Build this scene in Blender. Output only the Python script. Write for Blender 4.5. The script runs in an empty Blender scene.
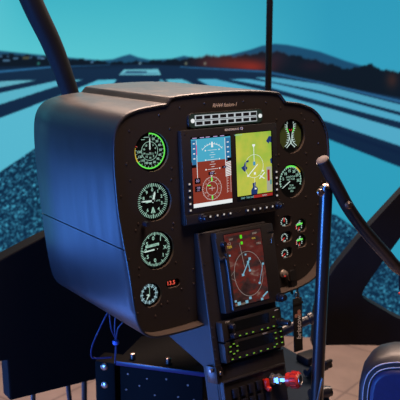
import bpy, bmesh, math, random
import numpy as np
from mathutils import Vector, Matrix
random.seed(4); np.random.seed(4)
C = bpy.context.scene.collection
sc = bpy.context.scene
PI = math.pi

# ------------------------------------------------------------------ camera, world, lights, exposure
FPX, PITCH = 774.0, math.radians(12.14)
EYE = Vector((0, 0, 1.45))
cd = bpy.data.cameras.new('camera'); cam = bpy.data.objects.new('camera', cd); C.objects.link(cam)
cd.sensor_width = 36; cd.lens = FPX / 400 * 36; cd.clip_start = .05
cam.location = EYE; cam.rotation_euler = (PI / 2 - PITCH, 0, 0)
cd.dof.use_dof = True; cd.dof.focus_distance = 1.58; cd.dof.aperture_fstop = 8.5
sc.camera = cam
w = bpy.data.worlds.new('world'); sc.world = w; w.use_nodes = True
w.node_tree.nodes['Background'].inputs[0].default_value = (.35, .3, .32, 1)
w.node_tree.nodes['Background'].inputs[1].default_value = .02
def area(name, loc, target, sx, sy, col, power):
    l = bpy.data.lights.new(name, 'AREA'); l.shape = 'RECTANGLE'; l.size = sx; l.size_y = sy
    l.color = col; l.energy = power
    o = bpy.data.objects.new(name, l); C.objects.link(o); o.location = loc
    o.rotation_euler = (Vector(target) - Vector(loc)).to_track_quat('-Z', 'Y').to_euler()
    return o
area('warm_ceiling_lamp', (.40, 1.0, 2.9), (.15, 1.5, 1.0), .7, .7, (1, .72, .55), 36)
area('warm_front_ceiling_lamp', (-.1, 3.0, 2.75), (-.1, 1.7, 1.2), 1.6, .5, (1, .70, .55), 85)
area('warm_floor_lamp', (1.0, 2.8, 2.6), (.75, 3.1, 0), .8, .8, (1, .74, .58), 31)
area('blue_stage_lamp', (-1.5, .28, .70), (-.1, 1.55, .95), .5, .6, (.06, .26, 1), 70)
area('blue_side_lamp', (-1.5, 2.05, .36), (-.25, 1.65, .9), .6, 1.0, (.08, .26, 1), 16)
sc.view_settings.view_transform = 'Standard'; sc.view_settings.look = 'None'
sc.view_settings.exposure = 0; sc.view_settings.gamma = 1; sc.view_settings.use_curve_mapping = False
sc.cycles.use_denoising = True
sc.cycles.sample_clamp_indirect = 4

# ------------------------------------------------------------------ materials
def lin(c):
    return tuple(((v / 255 / 12.92) if v <= 10.3 else ((v / 255 + .055) / 1.055) ** 2.4) for v in c)
MC = {}
def mat(name, rgb, rough=.5, metal=0.0, emit=0.0, noise=0.0, nscale=40, spec=.5, coat=0, bump=0.0):
    if name in MC: return MC[name]
    m = bpy.data.materials.new(name); m.use_nodes = True; nt = m.node_tree
    b = nt.nodes['Principled BSDF']; c = lin(rgb)
    b.inputs['Base Color'].default_value = (*c, 1); b.inputs['Roughness'].default_value = rough
    b.inputs['Metallic'].default_value = metal; b.inputs['Specular IOR Level'].default_value = spec
    b.inputs['Coat Weight'].default_value = coat; b.inputs['Coat Roughness'].default_value = .15
    if emit:
        b.inputs['Emission Color'].default_value = (*c, 1); b.inputs['Emission Strength'].default_value = emit
        b.inputs['Base Color'].default_value = (.01, .01, .01, 1)
    if noise or bump:
        tc = nt.nodes.new('ShaderNodeTexCoord'); n = nt.nodes.new('ShaderNodeTexNoise')
        n.inputs['Scale'].default_value = nscale; n.inputs['Detail'].default_value = 4
        nt.links.new(tc.outputs['Object'], n.inputs['Vector'])
        if noise:
            mx = nt.nodes.new('ShaderNodeMix'); mx.data_type = 'RGBA'
            mx.inputs[6].default_value = (*[v * (1 - noise) for v in c], 1)
            mx.inputs[7].default_value = (*[min(1, v * (1 + noise)) for v in c], 1)
            nt.links.new(n.outputs['Fac'], mx.inputs[0]); nt.links.new(mx.outputs[2], b.inputs['Base Color'])
        if bump:
            bp = nt.nodes.new('ShaderNodeBump'); bp.inputs['Strength'].default_value = bump; bp.inputs['Distance'].default_value = .001
            nt.links.new(n.outputs['Fac'], bp.inputs['Height']); nt.links.new(bp.outputs[0], b.inputs['Normal'])
    MC[name] = m; return m
M_panel = mat('panel_black', (44, 38, 37), .5, noise=.15, nscale=300, spec=.4)
M_unit = mat('unit_black', (42, 37, 36), .42, noise=.1, nscale=200, spec=.5)
M_dial = mat('dial_black', (14, 18, 20), .35, noise=.2, nscale=60)
M_dark = mat('matte_black', (26, 25, 26), .6, noise=.2, nscale=30)
M_shell = mat('shell_black', (22, 20, 21), .6, noise=.3, nscale=14, spec=.15)
M_tube = mat('tube_black', (30, 27, 28), .3, noise=.15, nscale=20, spec=.75)
M_steel = mat('steel', (190, 170, 160), .3, 1.0, noise=.1)
M_screw = mat('screw_dark_steel', (120, 105, 98), .4, .9, noise=.2, nscale=200)
M_chrome = mat('chrome', (190, 178, 172), .36, .9, noise=.05)
M_red = mat('red_plastic', (220, 42, 24), .35, noise=.1)
M_blueknob = mat('knob_black', (34, 33, 40), .3, noise=.1)
M_lume = mat('lume', (165, 212, 192), .5, emit=.85)
M_lumew = mat('lume_white', (200, 225, 216), .5, emit=.95)
M_green = mat('green_arc', (105, 240, 85), .5, emit=.95)
M_yellow = mat('yellow_arc', (220, 190, 60), .5, emit=.8)
M_redm = mat('red_mark', (225, 45, 40), .5, emit=.8)
M_digit = mat('red_digit', (255, 95, 75), .5, emit=1.0)
M_key = mat('key_green', (140, 200, 60), .5, emit=.6)
M_keyw = mat('key_white', (225, 215, 210), .5, emit=.7)
M_white = mat('screen_white', (235, 240, 240), .4, emit=.95)
M_print = mat('print_tan', (205, 186, 174), .5)
M_edge = mat('bare_edge', (98, 83, 76), .55, noise=.15, nscale=80)
M_printw = mat('print_white', (245, 238, 234), .5)
M_glassblk = mat('screen_black', (20, 22, 26), .2, noise=.1)
M_stitch = mat('stitch_white', (205, 195, 195), .7)
M_leather_b = mat('leather_blue', (16, 24, 70), .5, noise=.25, nscale=120, bump=.3)
M_leather_k = mat('leather_black', (36, 31, 31), .42, noise=.25, nscale=140, bump=.3)
M_box = mat('box_black', (9, 8, 9), .75, noise=.2, spec=.1)
M_strap = mat('strap_black', (26, 24, 25), .8, noise=.3, nscale=500)
M_deck = mat('deck_blue', (10, 26, 40), .7, noise=.25, nscale=20, spec=.15)
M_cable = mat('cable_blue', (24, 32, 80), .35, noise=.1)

def pod_paint():
    m = bpy.data.materials.new('pod_paint'); m.use_nodes = True; nt = m.node_tree; b = nt.nodes['Principled BSDF']
    b.inputs['Base Color'].default_value = (*lin((44, 40, 42)), 1); b.inputs['Specular IOR Level'].default_value = .42
    tc = nt.nodes.new('ShaderNodeTexCoord'); mp = nt.nodes.new('ShaderNodeMapping'); n = nt.nodes.new('ShaderNodeTexNoise')
    mp.inputs['Scale'].default_value = (55, 2.5, 20); n.inputs['Scale'].default_value = 1; n.inputs['Detail'].default_value = 5
    r = nt.nodes.new('ShaderNodeMapRange'); r.inputs[1].default_value = .3; r.inputs[2].default_value = .7
    r.inputs[3].default_value = .33; r.inputs[4].default_value = .43
    nt.links.new(tc.outputs['Object'], mp.inputs[0]); nt.links.new(mp.outputs[0], n.inputs[0])
    nt.links.new(n.outputs['Fac'], r.inputs[0]); nt.links.new(r.outputs[0], b.inputs['Roughness'])
    return m
M_pod = pod_paint()

# ------------------------------------------------------------------ mesh helpers
_txt = {}
class MB:
    def __init__(s): s.bm = bmesh.new()
    def box(s, c, d, bev=0, rot=None):
        r = bmesh.ops.create_cube(s.bm, size=1)
        vs = r['verts']
        for v in vs: v.co = Vector((v.co.x * d[0], v.co.y * d[1], v.co.z * d[2]))
        if bev:
            es = list({e for v in vs for e in v.link_edges})
            g = bmesh.ops.bevel(s.bm, geom=es, offset=bev, segments=2, affect='EDGES', profile=.5)
            vs = list({v for f in g['faces'] for v in f.verts} | {v for v in vs if v.is_valid})
        for v in vs:
            p = v.co.copy()
            if rot is not None: p = rot @ p
            v.co = p + Vector(c)
        return s
    def cyl(s, p0, p1, r0, r1=None, seg=24):
        r1 = r0 if r1 is None else r1
        p0, p1 = Vector(p0), Vector(p1); q = (p1 - p0).to_track_quat('Z', 'Y')
        A = [s.bm.verts.new(p0 + q @ Vector((r0 * math.cos(2 * PI * i / seg), r0 * math.sin(2 * PI * i / seg), 0))) for i in range(seg)]
        B = [s.bm.verts.new(p1 + q @ Vector((r1 * math.cos(2 * PI * i / seg), r1 * math.sin(2 * PI * i / seg), 0))) for i in range(seg)]
        for i in range(seg):
            j = (i + 1) % seg; s.bm.faces.new((A[i], A[j], B[j], B[i]))
        s.bm.faces.new(A[::-1]); s.bm.faces.new(B)
        return s
    def lathe(s, prof, p0, axis, seg=28):
        q = Vector(axis).to_track_quat('Z', 'Y'); p0 = Vector(p0); rows = []
        for r, zz in prof:
            rows.append([s.bm.verts.new(p0 + q @ Vector((r * math.cos(2 * PI * i / seg), r * math.sin(2 * PI * i / seg), zz))) for i in range(seg)])
        for a, b in zip(rows, rows[1:]):
            for i in range(seg):
                j = (i + 1) % seg; s.bm.faces.new((a[i], a[j], b[j], b[i]))
        s.bm.faces.new(rows[0][::-1]); s.bm.faces.new(rows[-1])
        return s
    def tube(s, pts, r, seg=14):
        pts = [Vector(p) for p in pts]; n = len(pts); rows = []; nrm = None
        for i, p in enumerate(pts):
            t = (pts[min(i + 1, n - 1)] - pts[max(i - 1, 0)]).normalized()
            if nrm is None: nrm = t.orthogonal().normalized()
            nrm = (nrm - t * nrm.dot(t)).normalized(); bn = t.cross(nrm)
            rr = r[i] if isinstance(r, (list, tuple)) else r
            rows.append([s.bm.verts.new(p + (nrm * math.cos(2 * PI * k / seg) + bn * math.sin(2 * PI * k / seg)) * rr) for k in range(seg)])
        for a, b in zip(rows, rows[1:]):
            for k in range(seg):
                j = (k + 1) % seg; s.bm.faces.new((a[k], a[j], b[j], b[k]))
        s.bm.faces.new(rows[0][::-1]); s.bm.faces.new(rows[-1])
        return s
    def arc(s, cx, cy, r0, r1, a0, a1, z0, z1, seg=48):
        # clock angles in degrees: 0 at twelve o'clock, clockwise
        n = max(2, int(seg * abs(a1 - a0) / 360)); rows = []
        full = abs(abs(a1 - a0) - 360) < 1e-6
        for i in range(n + (0 if full else 1)):
            a = math.radians(a0 + (a1 - a0) * i / n); sx, sy = math.sin(a), math.cos(a)
            rows.append([s.bm.verts.new((cx + sx * r, cy + sy * r, zz)) for r, zz in ((r0, z0), (r1, z0), (r1, z1), (r0, z1))])
        m = len(rows)
        for i in range(m if full else m - 1):
            a, b = rows[i], rows[(i + 1) % m]
            for k in range(4):
                j = (k + 1) % 4; s.bm.faces.new((a[k], a[j], b[j], b[k]))
        if not full:
            s.bm.faces.new(rows[0][::-1]); s.bm.faces.new(rows[-1])
        return s
    def poly(s, pts, z0, z1):
        a = [s.bm.verts.new((p[0], p[1], z0)) for p in pts]; b = [s.bm.verts.new((p[0], p[1], z1)) for p in pts]
        n = len(pts)
        for i in range(n):
            j = (i + 1) % n; s.bm.faces.new((a[i], a[j], b[j], b[i]))
        s.bm.faces.new(a[::-1]); s.bm.faces.new(b)
        return s
    def bar(s, x0, y0, x1, y1, wd, z0, z1):
        d = Vector((x1 - x0, y1 - y0)); d.normalize(); nx, ny = -d.y * wd / 2, d.x * wd / 2
        return s.poly([(x0 - nx, y0 - ny), (x1 - nx, y1 - ny), (x1 + nx, y1 + ny), (x0 + nx, y0 + ny)], z0, z1)
    def text(s, body, size, x, y, z, dz=.0003, rot=0, shear=0, bold=0):
        key = (body, shear, bold)
        if key not in _txt:
            cu = bpy.data.curves.new('t', 'FONT'); cu.body = body; cu.size = 1; cu.align_x = 'CENTER'; cu.align_y = 'CENTER'
            cu.extrude = 0; cu.shear = shear; cu.resolution_u = 3; cu.offset = bold
            o = bpy.data.objects.new('t', cu); C.objects.link(o)
            dg = bpy.context.evaluated_depsgraph_get()
            me = bpy.data.meshes.new_from_object(o.evaluated_get(dg))
            _txt[key] = ([v.co.copy() for v in me.vertices], [tuple(p.vertices) for p in me.polygons])
            bpy.data.objects.remove(o); bpy.data.curves.remove(cu); bpy.data.meshes.remove(me)
        vs, fs = _txt[key]; cr, sr = math.cos(rot), math.sin(rot)
        vv = [s.bm.verts.new((x + size * (v.x * cr - v.y * sr), y + size * (v.x * sr + v.y * cr), z + dz)) for v in vs]
        for f in fs:
            try: s.bm.faces.new([vv[i] for i in f])
            except ValueError: pass
        return s
    def build(s, name, m, parent=None, smooth=True, xf=None, bevel=0):
        bm = s.bm
        if xf is not None: bmesh.ops.transform(bm, matrix=xf, verts=bm.verts)
        bmesh.ops.recalc_face_normals(bm, faces=bm.faces)
        me = bpy.data.meshes.new(name); bm.to_mesh(me); bm.free()
        return link(name, me, m, parent, smooth, bevel)
def link(name, me, m, parent=None, smooth=True, bevel=0):
    if m: me.materials.append(m)
    o = bpy.data.objects.new(name, me); C.objects.link(o)
    if parent: o.parent = parent
    if smooth and len(me.polygons):
        me.polygons.foreach_set('use_smooth', [True] * len(me.polygons))
        md = None
        try: me.set_sharp_from_angle(angle=math.radians(35))
        except Exception: pass
    if bevel:
        b = o.modifiers.new('bevel', 'BEVEL'); b.width = bevel; b.segments = 2; b.limit_method = 'ANGLE'; b.angle_limit = math.radians(40)
    return o
def plate(name, outer, holes, z_front, thick, m, parent, bevel=0):
    cu = bpy.data.curves.new('p', 'CURVE'); cu.dimensions = '2D'; cu.fill_mode = 'BOTH'; cu.extrude = thick / 2
    for ring in [outer] + holes:
        sp = cu.splines.new('POLY'); sp.points.add(len(ring) - 1); sp.use_cyclic_u = True
        for p, q in zip(sp.points, ring): p.co = (q[0], q[1], 0, 1)
    o = bpy.data.objects.new('p', cu); C.objects.link(o)
    dg = bpy.context.evaluated_depsgraph_get()
    me = bpy.data.meshes.new_from_object(o.evaluated_get(dg)); bpy.data.objects.remove(o); bpy.data.curves.remove(cu)
    me.name = name; me.transform(Matrix.Translation((0, 0, z_front - thick / 2)))
    me.materials.clear()
    bm = bmesh.new(); bm.from_mesh(me); bmesh.ops.remove_doubles(bm, verts=bm.verts, dist=1e-6)
    bmesh.ops.recalc_face_normals(bm, faces=bm.faces); bm.to_mesh(me); bm.free()
    return link(name, me, m, parent, True, bevel)
def circle(cx, cy, r, n=48): return [(cx + r * math.cos(2 * PI * i / n), cy + r * math.sin(2 * PI * i / n)) for i in range(n)]
def rrect(cx, cy, wd, ht, r, n=6, rt=None):
    out = []
    for qx, qy, a0 in ((1, 1, 0), (-1, 1, 90), (-1, -1, 180), (1, -1, 270)):
        rr = rt if (rt and qy > 0) else r
        for i in range(n + 1):
            a = math.radians(a0 + 90 * i / n)
            out.append((cx + qx * (wd / 2 - rr) + rr * math.cos(a), cy + qy * (ht / 2 - rr) + rr * math.sin(a)))
    return out
def smooth_ring(pts, it=2):
    for _ in range(it):
        q = []
        for i in range(len(pts)):
            a, b = pts[i], pts[(i + 1) % len(pts)]
            q += [(a[0] * .75 + b[0] * .25, a[1] * .75 + b[1] * .25), (a[0] * .25 + b[0] * .75, a[1] * .25 + b[1] * .75)]
        pts = q
    return pts
def spline(pts, n=8):
    P = [Vector(p) for p in pts]; out = []
    for i in range(len(P) - 1):
        a, b, c, d = P[max(i - 1, 0)], P[i], P[i + 1], P[min(i + 2, len(P) - 1)]
        for k in range(n):
            t = k / n
            out.append(.5 * ((2 * b) + (c - a) * t + (2 * a - 5 * b + 4 * c - d) * t * t + (3 * b - a - 3 * c + d) * t ** 3))
    return out + [P[-1]]
def tag(o, label, cat, group=None, kind=None):
    if label: o['label'] = label
    if cat: o['category'] = cat
    if group: o['group'] = group
    if kind: o['kind'] = kind
    return o
# frames: columns are local x, y, z in the world
YAW, TILT = math.radians(35.1), math.radians(4.06)
H = Vector((math.cos(YAW), math.sin(YAW), 0)); N0 = Vector((math.sin(YAW), -math.cos(YAW), 0)); Z = Vector((0, 0, 1))
def tilted(a): return (H, Z * math.cos(a) - N0 * math.sin(a), N0 * math.cos(a) + Z * math.sin(a))
FP = tilted(TILT); FC = tilted(TILT + math.radians(9))
F0 = (H, -N0, Z)               # the cab's own axes: right, forward, up
O = Vector((.06698, 1.58157, 1.09908))            # middle of the panel face
OC = O + FP[1] * (-.045) + N0 * .02               # top of the centre console face
def thing(name, label, cat, origin, frame=None, off=(0, 0, 0), group=None):
    o = bpy.data.objects.new(name, None); C.objects.link(o); o.empty_display_size = .02
    if frame:
        loc = origin + frame[0] * off[0] + frame[1] * off[1] + frame[2] * off[2]
        R = Matrix((frame[0], frame[1], frame[2])).transposed().to_4x4()
        o.matrix_world = Matrix.Translation(loc) @ R
    else: o.location = origin
    return tag(o, label, cat, group)
def on_panel(name, label, cat, u, v, zz=0, group=None): return thing(name, label, cat, O, FP, (u, v, zz), group)
def on_console(name, label, cat, u, v, zz=0, group=None): return thing(name, label, cat, OC, FC, (u, v, zz), group)
def dup(o, loc, parent=None):
    c = o.copy(); C.objects.link(c); c.parent = parent or o.parent; c.location = loc; return c

# ------------------------------------------------------------------ floor
def floor_mat():
    m = bpy.data.materials.new('floor_tiles'); m.use_nodes = True; nt = m.node_tree; b = nt.nodes['Principled BSDF']
    tc = nt.nodes.new('ShaderNodeTexCoord'); mp = nt.nodes.new('ShaderNodeMapping'); br = nt.nodes.new('ShaderNodeTexBrick')
    mp.inputs['Rotation'].default_value = (0, 0, math.radians(38))
    br.offset = 0; br.inputs['Scale'].default_value = 1; br.inputs['Brick Width'].default_value = .45; br.inputs['Row Height'].default_value = .45
    br.inputs['Mortar Size'].default_value = .006; br.inputs['Color1'].default_value = (*lin((168, 142, 124)), 1)
    br.inputs['Color2'].default_value = (*lin((158, 134, 118)), 1); br.inputs['Mortar'].default_value = (*lin((132, 110, 97)), 1)
    n = nt.nodes.new('ShaderNodeTexNoise'); n.inputs['Scale'].default_value = 9; n.inputs['Detail'].default_value = 6
    mx = nt.nodes.new('ShaderNodeMix'); mx.data_type = 'RGBA'; mx.blend_type = 'MULTIPLY'; mx.inputs[0].default_value = .45
    nt.links.new(tc.outputs['Object'], mp.inputs[0]); nt.links.new(mp.outputs[0], br.inputs[0]); nt.links.new(mp.outputs[0], n.inputs[0])
    nt.links.new(br.outputs[0], mx.inputs[6]); nt.links.new(n.outputs['Fac'], mx.inputs[7]); nt.links.new(mx.outputs[2], b.inputs['Base Color'])
    b.inputs['Roughness'].default_value = .55
    return m
fl = MB().box((0, 2, -.05), (7, 8, .1)).build('floor', floor_mat(), None, False); fl['kind'] = 'structure'

# ------------------------------------------------------------------ projection screen: a wrap-around screen showing an airfield
SCX, SCY, SCR, SZ0, SZ1 = 0.0, .7, 2.9, .0, 2.25
def inpoly(px, py, poly):
    ins = np.zeros(px.shape, bool); n = len(poly); j = n - 1
    for i in range(n):
        xi, yi = poly[i]; xj, yj = poly[j]
        cnd = ((yi > py) != (yj > py)) & (px < (xj - xi) * (py - yi) / ((yj - yi) if yj != yi else 1e-9) + xi)
        ins ^= cnd; j = i
    return ins
def picture(s, t):
    # s, t: position on the screen picture in picture units (s to the right, t downwards)
    px, py = s, t
    def paint(img, mask, col): img[mask] = col
    def soft(img, m, col): img[:] = img * (1 - m[..., None]) + np.array(col, float) * m[..., None]
    hor = np.interp(px, [-1500, -300, 0, 140, 200, 270, 300, 320, 360, 400, 700, 1700], [62, 62, 66, 64, 66, 70, 77, 81, 90, 97, 150, 150])
    img = np.zeros(px.shape + (3,))
    k = np.clip((py + 40) / 100, 0, 1)[..., None]; g = np.clip(np.interp(px, [0, 190, 330], [0, .15, 1]), 0, 1)[..., None]
    left = (np.array([48, 168, 190.]) + np.clip((30 - px) / 40, 0, 1)[..., None] * np.array([34, 20, 16.])) * (1 - k) + np.array([92, 200, 210.]) * k
    right = np.array([42, 152, 183.]) * (1 - k) + np.array([50, 158, 190.]) * k
    img[:] = left * (1 - g) + right * g
    rng = np.random.default_rng(2)
    wob = lambda a, ph: np.sin(px * a + ph) + .6 * np.sin(px * a * 2.3 + 1.7 * ph) + .4 * np.sin(px * a * 5.1 + ph * .6)
    # far hills
    hill = np.interp(px, [-900, -100, 0, 60, 100, 113, 122, 130, 138, 150, 172, 184, 196, 210, 230, 250, 262, 275, 287, 300, 320, 345, 365, 400, 420, 900],
                     [56, 58, 50, 56, 59.5, 58.5, 55.5, 53.5, 56.5, 59, 58, 55, 57.5, 58, 54, 49, 45, 43, 44, 46.5, 51, 60, 66, 74, 80, 90])
    soft(img, np.clip((py - hill) / 1.6, 0, 1) * .9, (24, 66, 100))
    # tree line
    tr = np.interp(px, [-900, 0, 60, 110, 140, 190, 205, 235, 262, 275, 300, 320, 350, 360, 372, 384, 400, 430, 900],
                   [52, 53, 57, 61.5, 61, 58, 56, 56, 52, 51, 56, 61, 69, 65, 64, 70, 71, 72, 80]) + wob(.35, 1.) * .8
    soft(img, np.clip((py - tr) / 1.4, 0, 1), (13, 25, 38))
    for cx, cy, rx, ry, col, a in ((228, 64, 26, 8, (120, 44, 34), .75), (252, 67, 18, 7, (150, 46, 36), .8), (212, 62, 14, 7, (70, 40, 46), .6),
                                   (275, 58, 14, 8, (70, 40, 50), .4), (392, 80, 6, 8, (90, 50, 40), .5), (312, 66, 14, 6, (44, 30, 42), .5)):
        soft(img, a * np.exp(-(((px - cx) / rx) ** 2 + ((py - cy) / ry) ** 2)) * (py > tr - 1), col)  # central red blobs paint the windscreen's red reflection into the picture
    # lit terminal buildings at the left edge of the field
    for i in range(-260, 110, 7):
        x0 = i + rng.uniform(0, 4); w_ = rng.uniform(2, 7); y0 = 57.5 + rng.uniform(-2, 3) + max(0, i) * .03
        if i > 52 and rng.random() < .5: continue
        soft(img, ((np.abs(px - x0 - w_ / 2) < w_ / 2) & (np.abs(py - y0) < rng.uniform(.7, 1.7))) * rng.uniform(.35, .85), (104, 158, 200) if rng.random() < .9 else (150, 140, 90))
    for x0, c in ((38.5, (60, 170, 150)), (186, (150, 160, 130)), (205, (150, 160, 140)), (140, (150, 200, 215))):
        soft(img, np.exp(-(((px - x0) / 1.2) ** 2 + ((py - 63.5) / 1.4) ** 2)) * .8, c)
    # ground
    gk = np.clip((py - hor) / 60, 0, 1)
    gcol = (np.array([20, 44, 70.])[None] * (1 - gk[..., None]) + np.array([16, 38, 66.])[None] * gk[..., None])
    gm = np.clip(py - hor, 0, 1); img[:] = img * (1 - gm[..., None]) + gcol * gm[..., None]
    grass = gm * np.clip((hor + 5 - py) / 4, 0, 1) * np.clip((150 - px) / 60, 0, 1); soft(img, grass * .8, (14, 30, 50))
    B1, B2, MD = (92, 184, 206), (56, 160, 196), (44, 104, 150)
    streak = .5 + .5 * np.sin(px * .05 + py * .21)
    P = [([(-400, 94), (0, 70.5), (54, 66), (54, 67.6), (0, 72.8), (-400, 104)], MD, .9),
         ([(58, 66), (110, 64.6), (110, 65.4), (58, 67.6)], MD, .5),
         ([(-400, 92), (0, 81.5), (20, 80.2), (37, 80.2), (0, 87.5), (-400, 170)], (100, 180, 198), .95),
         ([(-400, 205), (0, 93), (60, 80), (84, 79.6), (54, 87), (0, 104.5), (-400, 250)], B1, .95),
         ([(-400, 290), (0, 118), (65, 93.5), (98, 80), (117, 79.5), (100, 100), (40, 145), (0, 172), (-400, 470)], (86, 182, 206), 1),
         ([(124, 69.5), (158, 69), (161, 75), (119, 75)], (110, 192, 208), .95),
         ([(126, 71.3), (147, 71.3), (147, 72.7), (125, 72.7)], (24, 50, 84), 1),
         ([(122, 73.2), (158, 73.2), (158, 73.8), (122, 73.8)], (40, 80, 120), .7),
         ([(159, 79.5), (162, 79.5), (172, 88), (164, 88)], B1, .8),
         ([(165, 79.5), (182, 79), (206, 90), (178, 90)], B1, .95),
         ([(196, 79), (215, 79), (262, 90), (330, 108.5), (400, 129), (700, 215), (700, 290), (400, 146), (328, 122), (262, 102), (230, 97)], (84, 176, 206), .95),
         ([(228, 79), (248, 79), (275, 83.5), (320, 93.5), (400, 115.5), (700, 192), (700, 207), (400, 122), (320, 101), (264, 86)], (80, 172, 204), .95),
         ([(255, 77.5), (275, 77.5), (320, 84), (400, 104.5), (700, 172), (700, 185), (400, 112), (320, 91), (268, 81)], (84, 176, 206), .9),
         ([(180, 66.5), (265, 71), (320, 81.5), (400, 100), (700, 162), (700, 165), (400, 103), (320, 83.2), (265, 72.5), (180, 67.5)], MD, .85),
         ([(262, 104), (328, 139), (400, 167), (700, 320), (700, 500), (400, 262), (355, 228), (336, 215), (320, 212), (262, 190)], (46, 158, 188), 1)]
    for poly, col, a in P: soft(img, inpoly(px, py, poly) * a, col)
    G = [(-900, 900), (-900, 620), (-400, 470), (0, 172), (40, 145), (100, 112), (200, 130), (320, 212), (336, 215), (355, 228), (400, 262), (700, 500), (1300, 900)]
    gl = inpoly(px, py, G)
    nz = rng.normal(0, 1, px.shape)
    nz = (nz + .7 * (np.roll(nz, 1, 0) + np.roll(nz, 1, 1)) + .5 * np.roll(np.roll(nz, 1, 0), 1, 1)); nz = np.clip(.17 + .36 * nz / nz.std(), 0, 1.35)
    near = np.clip((py - 120) / 150, 0, 1)
    tex = np.array([13, 42, 68.])[None] * (1 - nz[..., None]) + np.array([60, 146, 178.])[None] * nz[..., None]
    img[gl] = tex[gl]
    d4 = inpoly(px, py, [(328, 126), (400, 151), (400, 155), (328, 130)]); soft(img, d4 * .5, (12, 30, 60))
    return np.clip(img, 0, 255)
def build_screen():
    # columns and rows: fine in the middle of the screen, coarser on the wings
    ang = np.concatenate([np.linspace(-.78, -.36, 120)[:-1], np.linspace(-.36, .36, 440), np.linspace(.36, .95, 120)[1:]])
    zz = np.concatenate([np.linspace(SZ0, .0 + .001, 1), np.linspace(.003, 1.62, 330), np.linspace(1.62, SZ1, 16)[1:]])
    A, ZZ = np.meshgrid(ang, zz)
    X = SCX + SCR * np.sin(A); Y = SCY + SCR * np.cos(A)
    # picture coordinates: the airfield as seen from the pilot's eye point of the simulator
    cp, sp = math.cos(PITCH), math.sin(PITCH)
    yy = np.maximum(Y, .25); dz = ZZ - EYE.z
    dep = yy * cp - dz * sp
    dep = np.maximum(dep, .6)
    s = 200 + FPX * X / dep; t = 200 - FPX * (yy * sp + dz * cp) / dep
    img = sum(picture(s + a, t + c) for a, c in ((-.45, -.2), (.2, -.45), (.45, .2), (-.2, .45), (0, 0))) / 5 / 255
    lin_ = np.where(img <= .04045, img / 12.92, ((img + .055) / 1.055) ** 2.4)
    nr, nc = A.shape; verts = np.stack([X, Y, ZZ], -1).reshape(-1, 3)
    idx = np.arange(nr * nc).reshape(nr, nc)
    faces = np.stack([idx[:-1, :-1], idx[:-1, 1:], idx[1:, 1:], idx[1:, :-1]], -1).reshape(-1, 4)
    me = bpy.data.meshes.new('picture'); me.from_pydata(verts.tolist(), [], faces.tolist())
    ca = me.color_attributes.new('picture', 'FLOAT_COLOR', 'POINT')
    ca.data.foreach_set('color', np.concatenate([lin_.reshape(-1, 3), np.ones((nr * nc, 1))], 1).astype(np.float32).ravel())
    m = bpy.data.materials.new('screen_picture'); m.use_nodes = True; nt = m.node_tree
    b = nt.nodes['Principled BSDF']; b.inputs['Base Color'].default_value = (.001, .001, .001, 1); b.inputs['Roughness'].default_value = .9
    b.inputs['Specular IOR Level'].default_value = 0
    at = nt.nodes.new('ShaderNodeAttribute'); at.attribute_name = 'picture'
    nt.links.new(at.outputs['Color'], b.inputs['Emission Color']); b.inputs['Emission Strength'].default_value = 1
    root = thing('projection_screen', 'wrap-around projection screen showing a teal airfield runway under hills behind the cockpit', 'screen', Vector((0, 3.6, 0)))
    o = link('picture', me, m, root, True); o.location = (0, -3.6, 0)
    # backing board and top rail behind the picture
    b_ = MB()
    n = 40; an = [-.78 + 1.73 * i / n for i in range(n + 1)]
    rows = [[b_.bm.verts.new((SCX + r * math.sin(a), SCY + r * math.cos(a) - 3.6, z_)) for r, z_ in ((SCR + .02, SZ0), (SCR + .06, SZ0), (SCR + .06, SZ1 + .03), (SCR + .02, SZ1 + .03))] for a in an]
    for a, c in zip(rows, rows[1:]):
        for k in range(4): b_.bm.faces.new((a[k], a[(k + 1) % 4], c[(k + 1) % 4], c[k]))
    b_.bm.faces.new(rows[0]); b_.bm.faces.new(rows[-1][::-1])
    b_.build('backing_board', M_dark, root)
build_screen()

# ------------------------------------------------------------------ cockpit shell: nose bulkhead, window posts, side frame, stand legs
shell = thing('cockpit_shell', 'black helicopter cabin shell with window posts standing between the instrument pod and the screen', 'cabin shell', O, F0, (0, .55, -O.z))
def poly3(name, pts, thick, m, parent, axes=None, holes=()):
    # pts in local (x, z) of the parent; plate thick along local y
    xf = Matrix(((1, 0, 0, 0), (0, 0, -1, 0), (0, 1, 0, 0), (0, 0, 0, 1)))
    o = plate(name, pts, list(holes), thick / 2, thick, m, parent, .004)
    o.data.transform(xf)
    return o
nose = [(-.75, .75), (-.43, .862), (-.305, .908), (-.196, .946), (.071, 1.01), (.30, 1.0), (.46, .90), (.50, .51), (.093, .513), (-.046, .52), (-.308, .528), (-.309, .64), (-.75, .66)]
poly3('nose_bulkhead', nose, .05, M_box, shell)
MB().tube(spline([(-.325, 0, 1.92), (-.259, 0, 1.70), (-.192, 0, 1.529), (-.145, 0, 1.43), (-.116, 0, 1.355), (-.090, 0, 1.27), (-.074, 0, 1.15), (-.066, 0, .98)]), [.030 - .008 * min(1, k / 40) for k in range(57)], 16).build('windscreen_post', M_shell, shell)
MB().tube([(.523, -.039, 1.95), (.523, -.039, 1.27), (.523, -.039, .9), (.523, -.039, .62)], .0095, 12).build('window_post', M_shell, shell)
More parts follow.
